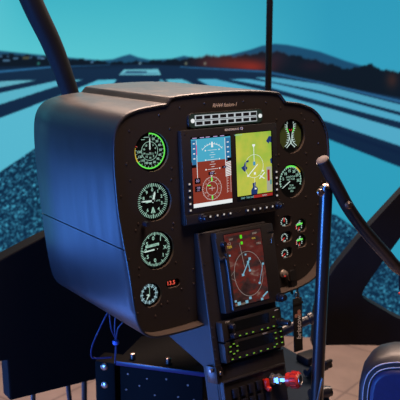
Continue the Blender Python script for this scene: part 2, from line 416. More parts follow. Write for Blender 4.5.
# the side frame stands across the cab's right front corner, square to the camera side of the room
def shl(x, y, z_):
    d = Vector((x, y, z_)) - (O + F0[1] * .55 - Z * O.z); return (d.dot(F0[0]), d.dot(F0[1]), d.z)
def side_frame():
    pts = [(.86, 1.29), (.72, 1.12), (.606, .986), (.50, .862), (.418, .752), (.372, .675), (.356, .60), (.352, .492), (.48, .494), (.633, .490), (.95, .485), (1.05, .9)]
    hole = smooth_ring([(.72, 1.0), (.615, .850), (.56, .765), (.512, .688), (.500, .660), (.512, .643), (.56, .616), (.632, .572), (.85, .50), (.93, .56), (.93, .9)], 2)
    o = plate('side_frame', pts, [hole], .02, .045, M_shell, shell, .008)
    o.data.transform(Matrix(((1, 0, 0, 0), (0, 0, -1, 2.3), (0, 1, 0, 0), (0, 0, 0, 1))))
    o.data.transform(shell.matrix_basis.inverted())
side_frame()
for x, y in ((-.67, 2.13 + .0), (-.2, 0), (.1, 0)): pass
for (lx, ly, tx, ty) in ((-.235, .0, -.25, .02), (-.135, 0, -.115, -.03), (-.085, 0, -.085, .03), (.42, 0, .42, 0)):
    MB().tube([(lx, ly, .525), (tx, ty, 0.0)], .008 if lx > -.1 else .0065, 12).build('stand_leg', M_tube, shell)

# ------------------------------------------------------------------ instrument pod
OUTL = [(-272, 120), (-267, 172), (-248, 197), (-215, 208), (-170, 212.5), (-152, 214), (-150, 214.3), (-139, 226), (-137, 226.7), (-118, 229), (-70, 231), (0, 232.5), (60, 231), (112, 227), (132, 223.5), (135, 222.5), (150, 205.5), (153, 203.5), (170, 201.5), (200, 197),
        (240, 182), (266, 150), (277, 112), (276, 46), (266, -45), (250, -125), (236, -165), (206, -190), (158, -201), (100, -206), (0, -218), (-95, -230), (-190, -232), (-230, -226), (-250, -203), (-259, -150), (-266, -45), (-270, 50)]
OUTL = smooth_ring([(a / 1000, b / 1000) for a, b in OUTL], 2)
pod = on_panel('instrument_pod', 'black mushroom-shaped helicopter instrument pod with humped top, holding all the round gauges', 'instrument panel', 0, 0)
BK = Vector((0, math.sin(TILT), -math.cos(TILT)))
def off_ring(pts, d):
    n = len(pts); out = []
    for i in range(n):
        a, b = Vector(pts[i - 1]), Vector(pts[(i + 1) % n]); t = (b - a).normalized()
        out.append((pts[i][0] + t.y * -d * -1 * ORI, pts[i][1] - t.x * d * ORI))
    return out
ar = sum(OUTL[i - 1][0] * OUTL[i][1] - OUTL[i][0] * OUTL[i - 1][1] for i in range(len(OUTL)))
ORI = 1 if ar > 0 else -1
OUT2 = off_ring(OUTL, .005); IN2 = off_ring(OUTL, .0005)
SEAM = -.050
def shell_part(name, upper):
    n = len(OUT2); b = MB(); sel = [(p[1] > SEAM) == upper for p in OUT2]
    start = next(i for i in range(n) if sel[i] and not sel[i - 1]); run = []
    i = start
    while sel[i % n]: run.append(i % n); i += 1
    o_ = [OUT2[k] for k in run]; i_ = [IN2[k] for k in run]
    def cut(pa, pb, yy):
        t = (yy - pa[1]) / (pb[1] - pa[1]); return (pa[0] + (pb[0] - pa[0]) * t, yy)
    e = SEAM + (.0012 if upper else -.0012)
    o_ = [cut(OUT2[run[0] - 1], OUT2[run[0]], e)] + o_ + [cut(OUT2[run[-1]], OUT2[(run[-1] + 1) % n], e)]
    i_ = [cut(IN2[run[0] - 1], IN2[run[0]], e)] + i_ + [cut(IN2[run[-1]], IN2[(run[-1] + 1) % n], e)]
    zs = [.014, .012, -.003, -.15, -.27, -.362, -.372]; rows = []
    lip = lambda v: .004 + .020 * min(1, max(0, (.02 - v) / .12))
    for j, zf in enumerate(zs):
        sh = .0012 if j in (0,) else (.004 if j == len(zs) - 1 else 0)
        K = lambda v: BK * (-(lip(v) if j == 0 else lip(v) - .002 if j == 1 else zf))
        rows.append([[b.bm.verts.new(Vector((q[0], q[1], 0)) + K(q[1])) for q in ring] for ring in ([((p[0] * (1 - sh / .25)), p[1] * (1 - sh / .22)) for p in o_], i_)])
    m = len(o_)
    for ra, rb in zip(rows, rows[1:]):
        for w_ in (0, 1):
            for q in range(m - 1): inner = b.bm.faces.new((ra[w_][q], ra[w_][q + 1], rb[w_][q + 1], rb[w_][q])); inner.material_index = int(w_ == 1 and ra is not rows[2])
        for q in (0, m - 1): b.bm.faces.new((ra[0][q], ra[1][q], rb[1][q], rb[0][q]))
    for r in (rows[0], rows[-1]):
        for q in range(m - 1): b.bm.faces.new((r[0][q], r[0][q + 1], r[1][q + 1], r[1][q])).material_index = 2
    o = b.build(name, M_pod, pod); o.data.materials.append(M_edge); o.data.materials.append(M_dark)
    return o
shell_part('upper_cowl', True); shell_part('lower_cowl', False)
kb = BK * .355
bk = MB(); bk.poly(off_ring(OUTL, -.001), -.004, .004); bk.build('back_plate', M_dark, pod, xf=Matrix.Translation(kb))

# instrument positions on the panel face
G_BIG = [(-.190, .1293), (-.189, .0315), (-.1885, -.0655)]
G_RIGHT = [(.1725, .1312), (.1695, .0327)]
G_CLK = (-.2083, -.1532)
G_SMALL = [(.1486, -.0545), (.1486, -.0900), (.1488, -.1260)]
G_TALL = [(.1925, -.0722), (.1925, -.108)]
G_DIG = (-.1545, -.140)
HR = .0385
holes = [circle(u + .0012, v - .0015, HR) for u, v in G_BIG] + [circle(u - .0005, v, .0375) for u, v in G_RIGHT] + [circle(G_CLK[0] + .001, G_CLK[1] - .001, .0245)]
holes += [rrect(u, v, .033, .024, .009) for u, v in G_SMALL] + [rrect(u, v + .002, .033, .031, .009, rt=.0155) for u, v in G_TALL] + [rrect(*G_DIG, .034, .017, .008)]
fp = plate('front_panel', off_ring(OUTL, -.0008), holes, 0, .006, M_panel, pod)
fp.data.materials.append(M_edge)
for p in fp.data.polygons:
    if abs(p.normal.z) < .3: p.material_index = 1       # the bare cut edge of each instrument hole
M = MB()
M.text('RH44 fusion-1', .0108, -.010, .2085, .0003, shear=.3, bold=.02)
M.build('model_lettering', M_print, pod, False)
scr = MB().cyl((0, 0, 0), (0, 0, .0016), .0023, .0017, 10).build('screw', M_screw, pod)
SP = [(-.236, .172), (-.246, .11), (-.145, .17), (-.145, .092), (-.24, .078), (-.147, .07), (-.228, -.008), (-.147, -.018), (-.15, -.028), (-.234, -.02), (-.146, -.098), (-.232, -.11), (-.253, -.075), (-.262, .05), (-.231, -.095),
      (-.246, -.152), (-.17, -.175), (-.185, -.178), (-.135, -.155), (-.105, -.12), (-.105, -.15), (-.2, -.198), (-.24, -.184), (-.12, -.2), (-.06, -.21), (-.168, .198), (-.12, .21), (-.06, .215), (.04, .214), (.1, .208), (.14, .195), (.2, .178), (.235, .16),
      (.128, .17), (.21, .165), (.132, .094), (.212, .09), (.13, .072), (.212, .068), (.132, -.006), (.208, -.008), (.25, .11), (.258, .02), (.25, -.05), (.245, -.03), (.225, -.12), (.23, -.09), (.17, -.16), (.125, -.04), (.122, -.105), (.21, -.165), (.222, -.05)]
scr.location = (*SP[0], 0)
for p in SP[1:]: dup(scr, (*p, 0))

# ------------------------------------------------------------------ round gauges
def gauge(name, label, u, v, r, body=.065):
    t = on_panel(name, label, 'gauge', u, v, -.0068, 'round panel gauges')
    MB().cyl((0, 0, -body), (0, 0, -.002), r + .004, None, 40).build('case', M_dark, t)
    MB().cyl((0, 0, -.002), (0, 0, 0), r + .0035, None, 40).build('dial', M_dial, t)
    return t
def needle(t, ang, ln, wd, m, tail=.2, z0=.0012, name='needle'):
    a = math.radians(ang); s, c = math.sin(a), math.cos(a)
    P = [(-wd * .35, -ln * tail), (wd * .35, -ln * tail), (wd * .5, 0), (wd * .4, ln * .8), (0, ln), (-wd * .4, ln * .8), (-wd * .5, 0)]
    return MB().poly([(x * c + y * s, -x * s + y * c) for x, y in P], z0, z0 + .0006).build(name, m, t, False)
def ticks(b, n, r0, r1, wd, a0=0, a1=360, z0=.0002, every=1):
    for i in range(n + (0 if abs(a1 - a0) == 360 else 1)):
        if i % every: continue
        a = math.radians(a0 + (a1 - a0) * i / n); s, c = math.sin(a), math.cos(a)
        b.bar(r0 * s, r0 * c, r1 * s, r1 * c, wd, z0, z0 + .0004)
def numerals(b, items, r, size, z=.0004, bold=.02):
    for txt, ang in items:
        a = math.radians(ang); b.text(txt, size, r * math.sin(a), r * math.cos(a), z, bold=bold)
hub = lambda t, r=.003: MB().cyl((0, 0, .0005), (0, 0, .0028), r, None, 16).build('hub', M_dark, t)
# airspeed indicator
t = gauge('airspeed_indicator', 'round airspeed gauge with a bright green rim arc, top left of the panel', *G_BIG[0], .034)
b = MB(); b.arc(0, 0, .0325, .0350, 0, 278, .0002, .0006, 70); b.build('green_arc', M_green, t, False)
b = MB(); b.arc(0, 0, .0325, .0350, 235, 285, .0004, .0008); b.build('yellow_arc', M_yellow, t, False)
b = MB(); b.arc(0, 0, .0300, .0350, 289, 291.5, .0004, .0008); b.build('red_line', M_redm, t, False)
b = MB(); ticks(b, 40, .029, .0325, .0008, 0, 290, every=2); b.arc(0, 0, .0178, .0186, 0, 360, .0002, .0005)
numerals(b, [(str(20 + 10 * i), 22.5 * i + 22) for i in range(12)], .0245, .0064); numerals(b, [(str(2 * i), 36 * i) for i in range(1, 10)], .0135, .0052)
b.text('KNOTS', .005, 0, -.006, .0004); b.bar(-.012, .027, 0, .027, .001, .0002, .0006); b.bar(-.018, .023, -.010, .023, .001, .0002, .0006); b.build('markings', M_lume, t, False)
needle(t, 2, .027, .0022, M_lumew, .15); hub(t)
# altimeter
t = gauge('altimeter', 'round altimeter with dense rim ticks and crossed needles, second gauge down on the left', *G_BIG[1], .034)
b = MB(); ticks(b, 50, .0285, .0345, .0011); ticks(b, 10, .026, .0345, .0016)
numerals(b, [(str(i), 36 * i) for i in range(10) if i not in (7,)], .0215, .0088); b.text('ALT', .0055, -.002, .0085, .0004); b.text('29.92', .0045, .012, -.001, .0004)
b.bar(-.004, -.024, 0, -.013, .002, .0002, .0006); b.bar(.004, -.024, 0, -.013, .002, .0002, .0006); b.build('markings', M_lume, t, False)
needle(t, 272, .0275, .0032, M_lumew, .15); needle(t, 16, .019, .0044, M_lumew, .2, .002, 'short_needle'); needle(t, 262, .017, .003, M_lume, .2, .0006, 'altitude_pointer'); hub(t)
MB().cyl((-.028, -.040, .012), (-.028, -.040, .026), .0052, .0046, 16).build('setting_knob', M_blueknob, t)
# vertical speed
t = gauge('vertical_speed_indicator', 'round vertical speed gauge with needle pointing left at zero, third gauge down on the left', *G_BIG[2], .034)
b = MB(); ticks(b, 60, .0295, .034, .0010); ticks(b, 12, .027, .034, .0015)
numerals(b, [('0', 270), ('5', 305), ('0', 350), ('1', 35), ('X', 88), ('1', 130), ('0', 185), ('5', 235)], .0225, .0105); b.bar(-.022, .0075, .009, .0095, .005, .0002, .0005)
b.build('markings', M_lume, t, False)
b = MB(); b.text('VERT SPEED', .0050, -.0065, .0085, .0006); b.bar(0, 0, .016, .0015, .0012, .0003, .0007); b.build('dial_caption', M_dark, t, False)
needle(t, 266, .0285, .0028, M_lumew, .15); hub(t)
# clock
t = gauge('panel_clock', 'small round analog clock with white hour marks, lowest gauge on the left', *G_CLK, .0205, .04)
b = MB(); ticks(b, 60, .0182, .0198, .0005); ticks(b, 12, .0130, .0205, .0020); b.arc(0, 0, .0155, .0166, 0, 360, .0002, .0005); numerals(b, [(str(i or 12), 30 * i) for i in range(12)], .0185, .0040)
b.build('markings', mat('clock_lume', (165, 205, 215), .5, emit=.75), t, False)
needle(t, 212, .0125, .0020, M_lumew, .1); needle(t, 262, .0070, .0018, M_lumew, .1, .002, 'hour_hand'); needle(t, 2, .016, .0007, M_lume, .3, .0024, 'second_hand'); hub(t, .0015)
# dual tachometer
t = gauge('dual_tachometer', 'round dual tachometer with two curved scales, top gauge right of the screens', *G_RIGHT[0], .034)
b = MB()
for s in (-1, 1):
    pts = [(s * .010, .026), (s * .0095, .016), (s * .0045, .006), (s * .0035, -.004), (s * .008, -.015), (s * .017, -.022)]
    for p, q in zip(pts, pts[1:]): b.bar(*p, *q, .0013, .0002, .0006)
    for k in range(9):
        y = .025 - k * .0048; x = np.interp(-y, [-.026, -.016, -.006, .004, .015, .022], [.0100, .0095, .0045, .0035, .008, .017]); b.bar(s * x, y, s * (x + .006), y + .001, .0012, .0002, .0006)
b.text('R', .006, .009, .029, .0004); b.text('E', .006, -.009, .029, .0004); b.bar(-.012, -.025, 0, -.015, .0018, .0002, .0006); b.bar(.012, -.025, 0, -.015, .0018, .0002, .0006)
b.build('markings', M_lumew, t, False)
b = MB()
for s in (-1, 1): b.bar(s * .0105, .018, s * .006, .008, .002, .0004, .0009)
b.build('green_arc', M_green, t, False)
b = MB(); b.bar(-.004, .015, -.0015, .012, .0018, .0006, .001); b.bar(.004, .015, .0015, .012, .0018, .0006, .001); b.build('red_line', M_redm, t, False)
b = MB(); b.poly([(-.016, .030), (-.012, .024), (-.007, .004), (-.012, -.016), (-.021, -.026), (-.0305, -.012), (-.031, .010), (-.024, .024)], .0001, .0002); b.poly([(.016, .030), (.024, .024), (.031, .010), (.0305, -.012), (.021, -.026), (.012, -.016), (.007, .004), (.012, .024)], .0001, .0002); b.build('olive_field', mat('olive', (74, 92, 48), .5, noise=.1), t, False)
MB().bar(-.0045, .0, -.001, -.0145, .0014, .001, .0016).build('needle', M_lumew, t, False); MB().bar(.0045, .0, .001, -.0145, .0014, .001, .0016).build('needle', M_lumew, t, False)
# manifold pressure
t = gauge('manifold_pressure_gauge', 'round manifold pressure gauge with green and yellow arc, lower gauge right of the screens', *G_RIGHT[1], .034)
b = MB(); ticks(b, 20, .0275, .0325, .0013, -110, 110); b.arc(0, 0, .0300, .0312, -110, 110, .0002, .0005); numerals(b, [('5', -75), ('10', -42), ('15', -8), ('20', 28), ('25', 62), ('30', 95)], .022, .0085)
b.text('MANIFOLD', .0055, .001, .0085, .0004); b.text('PRESSURE', .0055, .001, .0025, .0004); b.text('FUEL', .0058, .003, -.011, .0004); b.text('INCHES', .006, .003, -.0175, .0004); b.text('HG', .006, .003, -.0240, .0004)
b.build('markings', M_lume, t, False)
b = MB(); b.arc(0, 0, .0308, .0340, -22, 42, .0003, .0008); b.build('green_arc', M_green, t, False)
b = MB(); b.arc(0, 0, .0308, .0340, 30, 60, .0004, .0009); b.build('yellow_arc', M_yellow, t, False)
needle(t, 240, .031, .0018, M_lumew, .1); hub(t)
# small engine gauges
def small_gauge(label, u, v, tall, kind, needle_deg):
    t = on_panel('engine_gauge', label, 'gauge', u, v, -.0068, 'small engine gauges')
    h_ = .036 if tall else .029; dy = .002 if tall else 0
    MB().box((0, dy, -.021), (.038, h_, .038), .002).build('case', M_dark, t)
    MB().box((0, dy, -.001), (.0375, h_ - .0005, .002)).build('dial', M_dial, t, False)
    b = MB(); cy = -.003 if not tall else -.002
    cx = -.0012
    ticks_ = [(-110, 110, 9)]
    for i in range(9):
        a = math.radians(-115 + 230 * i / 8); s, c = math.sin(a), math.cos(a)
        b.bar(cx + .0068 * s, cy + .0068 * c, cx + .0096 * s, cy + .0096 * c, .0015, .0002, .0006)
    b.text({'oil': 'FUEL', 'temp': 'AMP', 'press': 'OIL', 'cyl': 'CYL', 'oilt': 'OIL'}[kind], .0042, cx, cy - .0075, .0004, bold=.02)
    b.build('markings', M_lumew, t, False)
    if tall:
        MB().bar(cx - .007, cy + .0045, cx + .010, cy + .0065, .0036, .0007, .0011).build('green_arc', M_green, t, False)
        b = MB(); a = math.radians(needle_deg); b.bar(cx, cy - .001, cx + .0085 * math.sin(a), cy + .0085 * math.cos(a), .0018, .0008, .0014); b.arc(cx, cy, .0085, .0105, -115, -65, .0004, .0008); b.build('needle', M_redm, t, False)
        b = MB(); b.text('C', .007, cx + .002, cy + .0105, .0004, bold=.03); b.build('dial_caption', M_lumew, t, False)
    else:
        b = MB(); a = math.radians(needle_deg); b.bar(cx, cy, cx + .0095 * math.sin(a), cy + .0095 * math.cos(a), .002, .0008, .0014); b.build('needle', M_redm, t, False)
    return t
small_gauge('small engine gauge with upright red needle, top of the left column of three', *G_SMALL[0], False, 'oil', 0)
small_gauge('small engine gauge with needle down left, middle of the left column of three', *G_SMALL[1], False, 'temp', 232)
small_gauge('small engine gauge with needle down left, bottom of the left column of three', *G_SMALL[2], False, 'press', 232)
small_gauge('small arch-topped engine gauge with a red arc on its left, upper of the right pair', *G_TALL[0], True, 'cyl', 200)
small_gauge('small arch-topped engine gauge with a green bar across, lower of the right pair', *G_TALL[1], True, 'oilt', 180)
# digital voltmeter
t = on_panel('digital_voltmeter', 'small digital voltmeter reading 13.5 in red beside the clock', 'voltmeter', *G_DIG, -.0075)
MB().box((0, 0, -.015), (.038, .021, .028), .002).build('case', M_dark, t); MB().box((0, 0, -.001), (.0375, .0205, .002)).build('display', M_glassblk, t, False)
MB().text('13.5', .0118, -.001, -.0005, .0002, bold=.01).build('digits', M_digit, t, False)

# ------------------------------------------------------------------ annunciator panel
t = on_panel('annunciator_panel', 'long narrow warning-light strip with two rows of white framed cells above the screens', 'warning light panel', -.010, .1815, .0)
MB().poly(rrect(0, 0, .190, .031, .010), 0, .006).build('frame', M_unit, t, bevel=.001)
MB().poly(rrect(0, 0, .186, .0275, .009), .006, .0066).build('backlit_plate', mat('edge_glow', (44, 66, 56), .4, emit=.35), t, False)
cell = None
for r in range(2):
    for c in range(8):
        x = -.0705 + c * .0198; y = .0057 - r * .0112
        if cell is None:
            cell = MB().box((0, 0, .0008), (.0186, .0100, .0016)).build('warning_cell', mat('cell_white', (205, 215, 220), .5, emit=.75), t, False); cell.location = (x, y, .0066)
            fc = MB().box((0, 0, .0018), (.0150, .0066, .0012)).build('lens', mat('cell_dark', (34, 34, 38), .3, noise=.1), cell, False)
        else:
            d = dup(cell, (x, y, .0066)); dup(fc, (0, 0, 0), d)
for x in (-.0855, .0870):
    MB().lathe([(.0042, 0), (.0042, .0016), (.002, .003)], (x, 0, .0066), (0, 0, 1), 16).build('test_light', M_white, t)

# ------------------------------------------------------------------ twin-screen flight display
fd = on_panel('flight_display', 'wide twin-screen flight display unit with buttons in the middle of the panel', 'flight display', -.0065, .070, 0)
# local origin at the unit centre; x -.1225..+.1225, y -.095..+.095
SX, SY = .0065, -.070       # panel coordinates -> unit coordinates
MB().box((0, 0, .0068), (.245, .190, .0136), .0025).build('housing', M_unit, fd)
ZT = .0136
MB().box((0, -.0835, ZT + .0018), (.243, .019, .0036), .0012).build('button_ledge', M_unit, fd)
def scr_rect(x0, x1, y0, y1, name, m, parent, z0=ZT, dz=.0006, **k):
    return MB().poly([(x0 + SX, y0 + SY), (x1 + SX, y0 + SY), (x1 + SX, y1 + SY), (x0 + SX, y1 + SY)], z0, z0 + dz).build(name, m, parent, False)
px0, px1, py0, py1 = -.1075, -.0085, .0075, .150
pfd = scr_rect(px0, px1, py0, py1, 'attitude_screen', M_glassblk, fd)
tag(pfd, 'left screen with blue sky over red-brown ground and a compass rose', None)
z1 = ZT + .0006
scr_rect(px0 + .001, px1 - .001, .100, .1455, 'sky_field', mat('pfd_blue', (72, 170, 200), .4, emit=.95), pfd, z1, .0003)
scr_rect(px0 + .001, px1 - .001, .0165, .100, 'ground_field', mat('pfd_brown', (134, 50, 34), .4, emit=.95), pfd, z1, .0003)
scr_rect(px0 + .001, px1 - .001, .0085, .0165, 'message_bar', M_white, pfd, z1, .0003)
def X(x): return x + SX
def Y(y): return y + SY
z2 = z1 + .0003
for c_, d_ in (((X(-.1005), Y(.117), z2 + .0001), (.011, .052, .0002)), ((X(-.0165), Y(.120), z2 + .0001), (.013, .046, .0002))): MB().box(c_, d_).build('tape', mat('tape_blue', (40, 112, 160), .4, emit=.95), pfd, False)
b = MB(); b.arc(X(-.056), Y(.100), .0330, .0340, -48, 48, z2, z2 + .0002)
for a in (-45, -30, -20, -10, 0, 10, 20, 30, 45):
    s, c = math.sin(math.radians(a)), math.cos(math.radians(a)); b.bar(X(-.056) + .0335 * s, Y(.1) + .0335 * c, X(-.056) + .0365 * s, Y(.1) + .0365 * c, .0008, z2, z2 + .0002)
b.poly([(X(-.0585), Y(.1265)), (X(-.0535), Y(.1265)), (X(-.0545), Y(.1375)), (X(-.0575), Y(.1375))], z2, z2 + .0003)
for i, wd in enumerate((.022, .008, .014, .008, .026, .008, .014, .008, .026, .007, .013)):
    y = .121 - i * .0048; b.bar(X(-.056 - wd / 2), Y(y), X(-.056 + wd / 2), Y(y), .0007, z2, z2 + .0002)
for sx in (-.017, .017):
    for y in (.121, .1018, .0826): b.box((X(-.056 + sx), Y(y), z2 + .0001), (.0030, .0026, .0002))
for y in (.137, .127, .117, .107):
    b.box((X(-.1005), Y(y), z2 + .0003), (.0044, .0022, .0002)); b.box((X(-.0165), Y(y - .003), z2 + .0003), (.0050, .0020, .0002))
for xx in (-.0945, -.0235): b.bar(X(xx), Y(.064), X(xx), Y(.143), .0012, z2, z2 + .0002)
b.build('pitch_ladder', M_white, pfd, False)
b = MB()
cx, cy = X(-.060), Y(.0435)
b.arc(cx, cy, .0232, .0238, 0, 360, z2, z2 + .0002); b.arc(cx, cy, .0136, .0144, 0, 360, z2, z2 + .0002)
for i in range(36):
    s, c = math.sin(i * PI / 18), math.cos(i * PI / 18); b.bar(cx + .0212 * s, cy + .0212 * c, cx + (.0235 if i % 3 else .0250) * s, cy + (.0235 if i % 3 else .0250) * c, .0006, z2, z2 + .0002)
for i in range(12):
    a = i * PI / 6 + .1; b.text('N36E1215S2124W3033'[(i * 2) % 16:(i * 2) % 16 + (2 if i % 3 else 1)], .0038, cx + .0180 * math.sin(a), cy + .0180 * math.cos(a), z2)
b.bar(cx - .008, cy, cx + .008, cy, .0009, z2, z2 + .0002); b.bar(cx, cy - .005, cx, cy + .005, .0009, z2, z2 + .0002); b.poly([(cx - .003, cy + .027), (cx + .003, cy + .027), (cx, cy + .0225)], z2, z2 + .0002)
b.bar(X(-.0215), Y(.030), X(-.0215), Y(.083), .0006, z2, z2 + .0002); b.bar(X(-.012), Y(.030), X(-.012), Y(.083), .0006, z2, z2 + .0002)
for i in range(9): b.bar(X(-.0205), Y(.033 + i * .0055), X(-.017), Y(.033 + i * .0055), .0008, z2, z2 + .0002)
b.build('compass_rose', mat('rose_white', (220, 205, 200), .4, emit=.85), pfd, False)
b = MB(); b.bar(cx, cy + .0145, cx, cy + .0225, .0030, z2, z2 + .0004); b.bar(cx, cy - .0145, cx, cy - .0225, .0030, z2, z2 + .0004); b.box((cx - .0070, cy + .0065, z2 + .0002), (.008, .0022, .0003)); b.build('course_bar', M_green, pfd, False)
for x, y, wd, ht in ((-.095, .062, .014, .0115), (-.094, .046, .016, .0115), (-.060, .0740, .015, .0065), (-.1025, .092, .011, .006), (-.026, .084, .014, .005), (-.014, .098, .010, .008)):
    MB().box((X(x), Y(y), z2 + .0003), (wd, ht, .0003)).build('data_field', M_glassblk, pfd, False)
for tx, sz, x, y in (('00', .008, -.095, .062), ('108', .006, -.094, .048), ('350', .006, -.060, .0742), ('ALT', .004, -.026, .084), ('GPS', .004, -.094, .043)):
    MB().text(tx, sz, X(x), Y(y), z2 + .0005).build('data_text', mat('data_lilac', (200, 175, 225), .4, emit=.8), pfd, False)
for x in (-.098, -.080, -.066, -.047, -.030): MB().box((X(x), Y(.1477), z2 + .0002), (.010, .0016, .0002)).build('mode_mark', mat('data_lilac', (200, 175, 225), .4, emit=.8), pfd, False)
b = MB()
for i in range(9): b.poly([(X(-.0225), Y(.064 + i * .0034)), (X(-.0105), Y(.066 + i * .0034)), (X(-.0105), Y(.0678 + i * .0034)), (X(-.0225), Y(.0658 + i * .0034))], z2 + .0003, z2 + .0005)
b.build('striped_scale', M_white, pfd, False)
b = MB(); b.box((X(-.0945), Y(.124), z2 + .0004), (.0016, .020, .0003)); b.build('speed_trend', mat('magenta', (230, 90, 150), .4, emit=.9), pfd, False)
# map screen
mp_ = scr_rect(.0035, .1025, .008, .150, 'map_screen', M_glassblk, fd)
tag(mp_, 'right screen with a yellow-green moving map', None)
def map_mat():
    m = bpy.data.materials.new('map_terrain'); m.use_nodes = True; nt = m.node_tree; bb = nt.nodes['Principled BSDF']
    tc = nt.nodes.new('ShaderNodeTexCoord'); n = nt.nodes.new('ShaderNodeTexNoise'); n.inputs['Scale'].default_value = 26; n.inputs['Detail'].default_value = 3
    cr = nt.nodes.new('ShaderNodeValToRGB'); cr.color_ramp.elements[0].position = .32; cr.color_ramp.elements[1].position = .7
    cr.color_ramp.elements[0].color = (*lin((140, 184, 62)), 1); cr.color_ramp.elements[1].color = (*lin((196, 194, 74)), 1)
    nt.links.new(tc.outputs['Object'], n.inputs[0]); nt.links.new(n.outputs['Fac'], cr.inputs[0]); nt.links.new(cr.outputs[0], bb.inputs['Emission Color'])
    bb.inputs['Emission Strength'].default_value = .95; bb.inputs['Base Color'].default_value = (.01, .01, .01, 1); return m
scr_rect(.0045, .099, .0185, .1485, 'terrain', map_mat(), mp_, z1, .0003)
M_lake = mat('lake_blue', (22, 50, 110), .4, emit=.9)
for pts in ([(.085, .128), (.093, .138), (.099, .137), (.099, .124), (.094, .126), (.092, .122)],
            [(.0945, .088), (.099, .092), (.099, .079), (.096, .080)],
            [(.016, .078), (.023, .081), (.026, .088), (.030, .088), (.029, .080), (.033, .076), (.026, .068), (.021, .072)],
            [(.029, .091), (.037, .092), (.036, .088), (.030, .087)],
            [(.041, .0185), (.041, .028), (.046, .034), (.045, .042), (.054, .044), (.053, .036), (.059, .030), (.057, .0185)]):
    MB().poly([(X(x), Y(y)) for x, y in pts], z2, z2 + .0002).build('lake', M_lake, mp_, False)
b = MB(); b.arc(X(.051), Y(.078), .0240, .0246, 0, 360, z2, z2 + .0002)
b.bar(X(.051), Y(.122), X(.051), Y(.086), .0012, z2, z2 + .0003); b.box((X(.051), Y(.122), z2 + .0002), (.007, .004, .0003)); b.bar(X(.051), Y(.118), X(.051), Y(.124), .003, z2, z2 + .0003)
b.bar(X(.033), Y(.058), X(.060), Y(.081), .0018, z2, z2 + .0003); b.box((X(.034), Y(.059), z2 + .0002), (.005, .004, .0003)); b.box((X(.052), Y(.0625), z2 + .0002), (.005, .005, .0003))
b.bar(X(.064), Y(.050), X(.079), Y(.062), .002, z2, z2 + .0003); b.bar(X(.066), Y(.056), X(.078), Y(.049), .002, z2, z2 + .0003); b.box((X(.074), Y(.066), z2 + .0002), (.006, .003, .0003)); b.bar(X(.051), Y(.054), X(.051), Y(.030), .0007, z2, z2 + .0002); b.box((X(.053), Y(.030), z2 + .0002), (.005, .003, .0003))
b.build('route_marks', M_white, mp_, False)
b = MB(); b.box((X(.051), Y(.0835), z2 + .0003), (.006, .008, .0003)); b.build('aircraft_symbol', mat('symbol_blue', (70, 150, 190), .4, emit=.9), mp_, False)
b = MB(); b.box((X(.091), Y(.047), z2 + .0002), (.014, .052, .0003)); b.build('terrain_scale', mat('scale_grey', (190, 190, 170), .4, emit=.7), mp_, False)
for c_, d_ in (((X(.089), Y(.055), z2 + .0005), (.006, .024, .0002)), ((X(.073), Y(.0135), z1 + .0003), (.052, .006, .0003))): MB().box(c_, d_).build('red_band', mat('band_red', (170, 40, 34), .4, emit=.85), mp_, False)
for tx, sz, x, y, zq in (('NORTH UP', .004, .011, .146, .0003), ('MAP  TRK 035', .0055, .030, .0135, .0002), ('150NM', .0045, .076, .0135, .0005)):
    MB().text(tx, sz, X(x), Y(y), z2 + zq).build('data_text', mat('data_cyan', (150, 215, 215), .4, emit=.8), mp_, False)
b = MB(); b.box((X(.095), Y(.040), z2 + .0006), (.004, .010, .0002)); b.build('height_mark', mat('teal_mark', (60, 150, 150), .4, emit=.8), mp_, False)
# lettering, keys and knobs of the unit
b = MB(); b.text('BENDIXKING', .0062, X(-.004), Y(.1585), ZT, bold=.02); b.arc(X(.0215), Y(.1590), .0022, .0032, 0, 360, ZT, ZT + .0005); b.build('unit_lettering', M_printw, fd, False)
key = None
for i, (x, y) in enumerate([(-.1155, .058 - k * .0132) for k in range(5)] + [(.1105, .060 - k * .0128) for k in range(5)]):
    if key is None:
        key = MB().box((0, 0, .0012), (.0062, .0066, .0024), .0006).build('side_key', M_unit, fd); key.location = (X(x), Y(y), ZT)
        ks = MB().box((0, 0, .0026), (.0040, .0034, .0004)).build('key_legend', M_keyw, key, False)
    else:
        d = dup(key, (X(x), Y(y), ZT)); dup(ks, (0, 0, 0), d)
kn = None
for x in (-.071, -.053, -.0365, -.020, .026, .043, .0595, .077, .0935):
    if kn is None:
        kn = MB().box((0, 0, .0015), (.0090, .0075, .0030), .0008).build('soft_key', M_unit, fd); kn.location = (X(x), Y(-.0125), ZT + .0036)
        k2 = MB().box((0, 0, .0033), (.0034, .0034, .0006)).build('key_legend', M_keyw, kn, False)
    else:
        d = dup(kn, (X(x), Y(-.0125), ZT + .0036)); dup(k2, (0, 0, 0), d)
b = MB(); b.bar(X(-.004), Y(-.011), X(.002), Y(-.015), .0012, ZT + .0036, ZT + .0042); b.bar(X(.002), Y(-.015), X(.010), Y(-.009), .0012, ZT + .0036, ZT + .0042); b.build('check_mark', M_screw, fd, False)
for x in (-.0905, .116 - .006):
    MB().lathe([(.0085, 0), (.0085, .006), (.0075, .008), (.0055, .0085), (.0055, .016), (.0045, .0175)], (X(x), Y(-.012), ZT + .0036), (0, 0, 1), 20).build('rotary_knob', M_blueknob, fd)
for x, y in ((-.124, .158), (.109, .156), (.109, .095)): MB().cyl((X(x) + .004, Y(y), ZT), (X(x) + .004, Y(y), ZT + .001), .002, None, 10).build('screw', M_screw, fd)

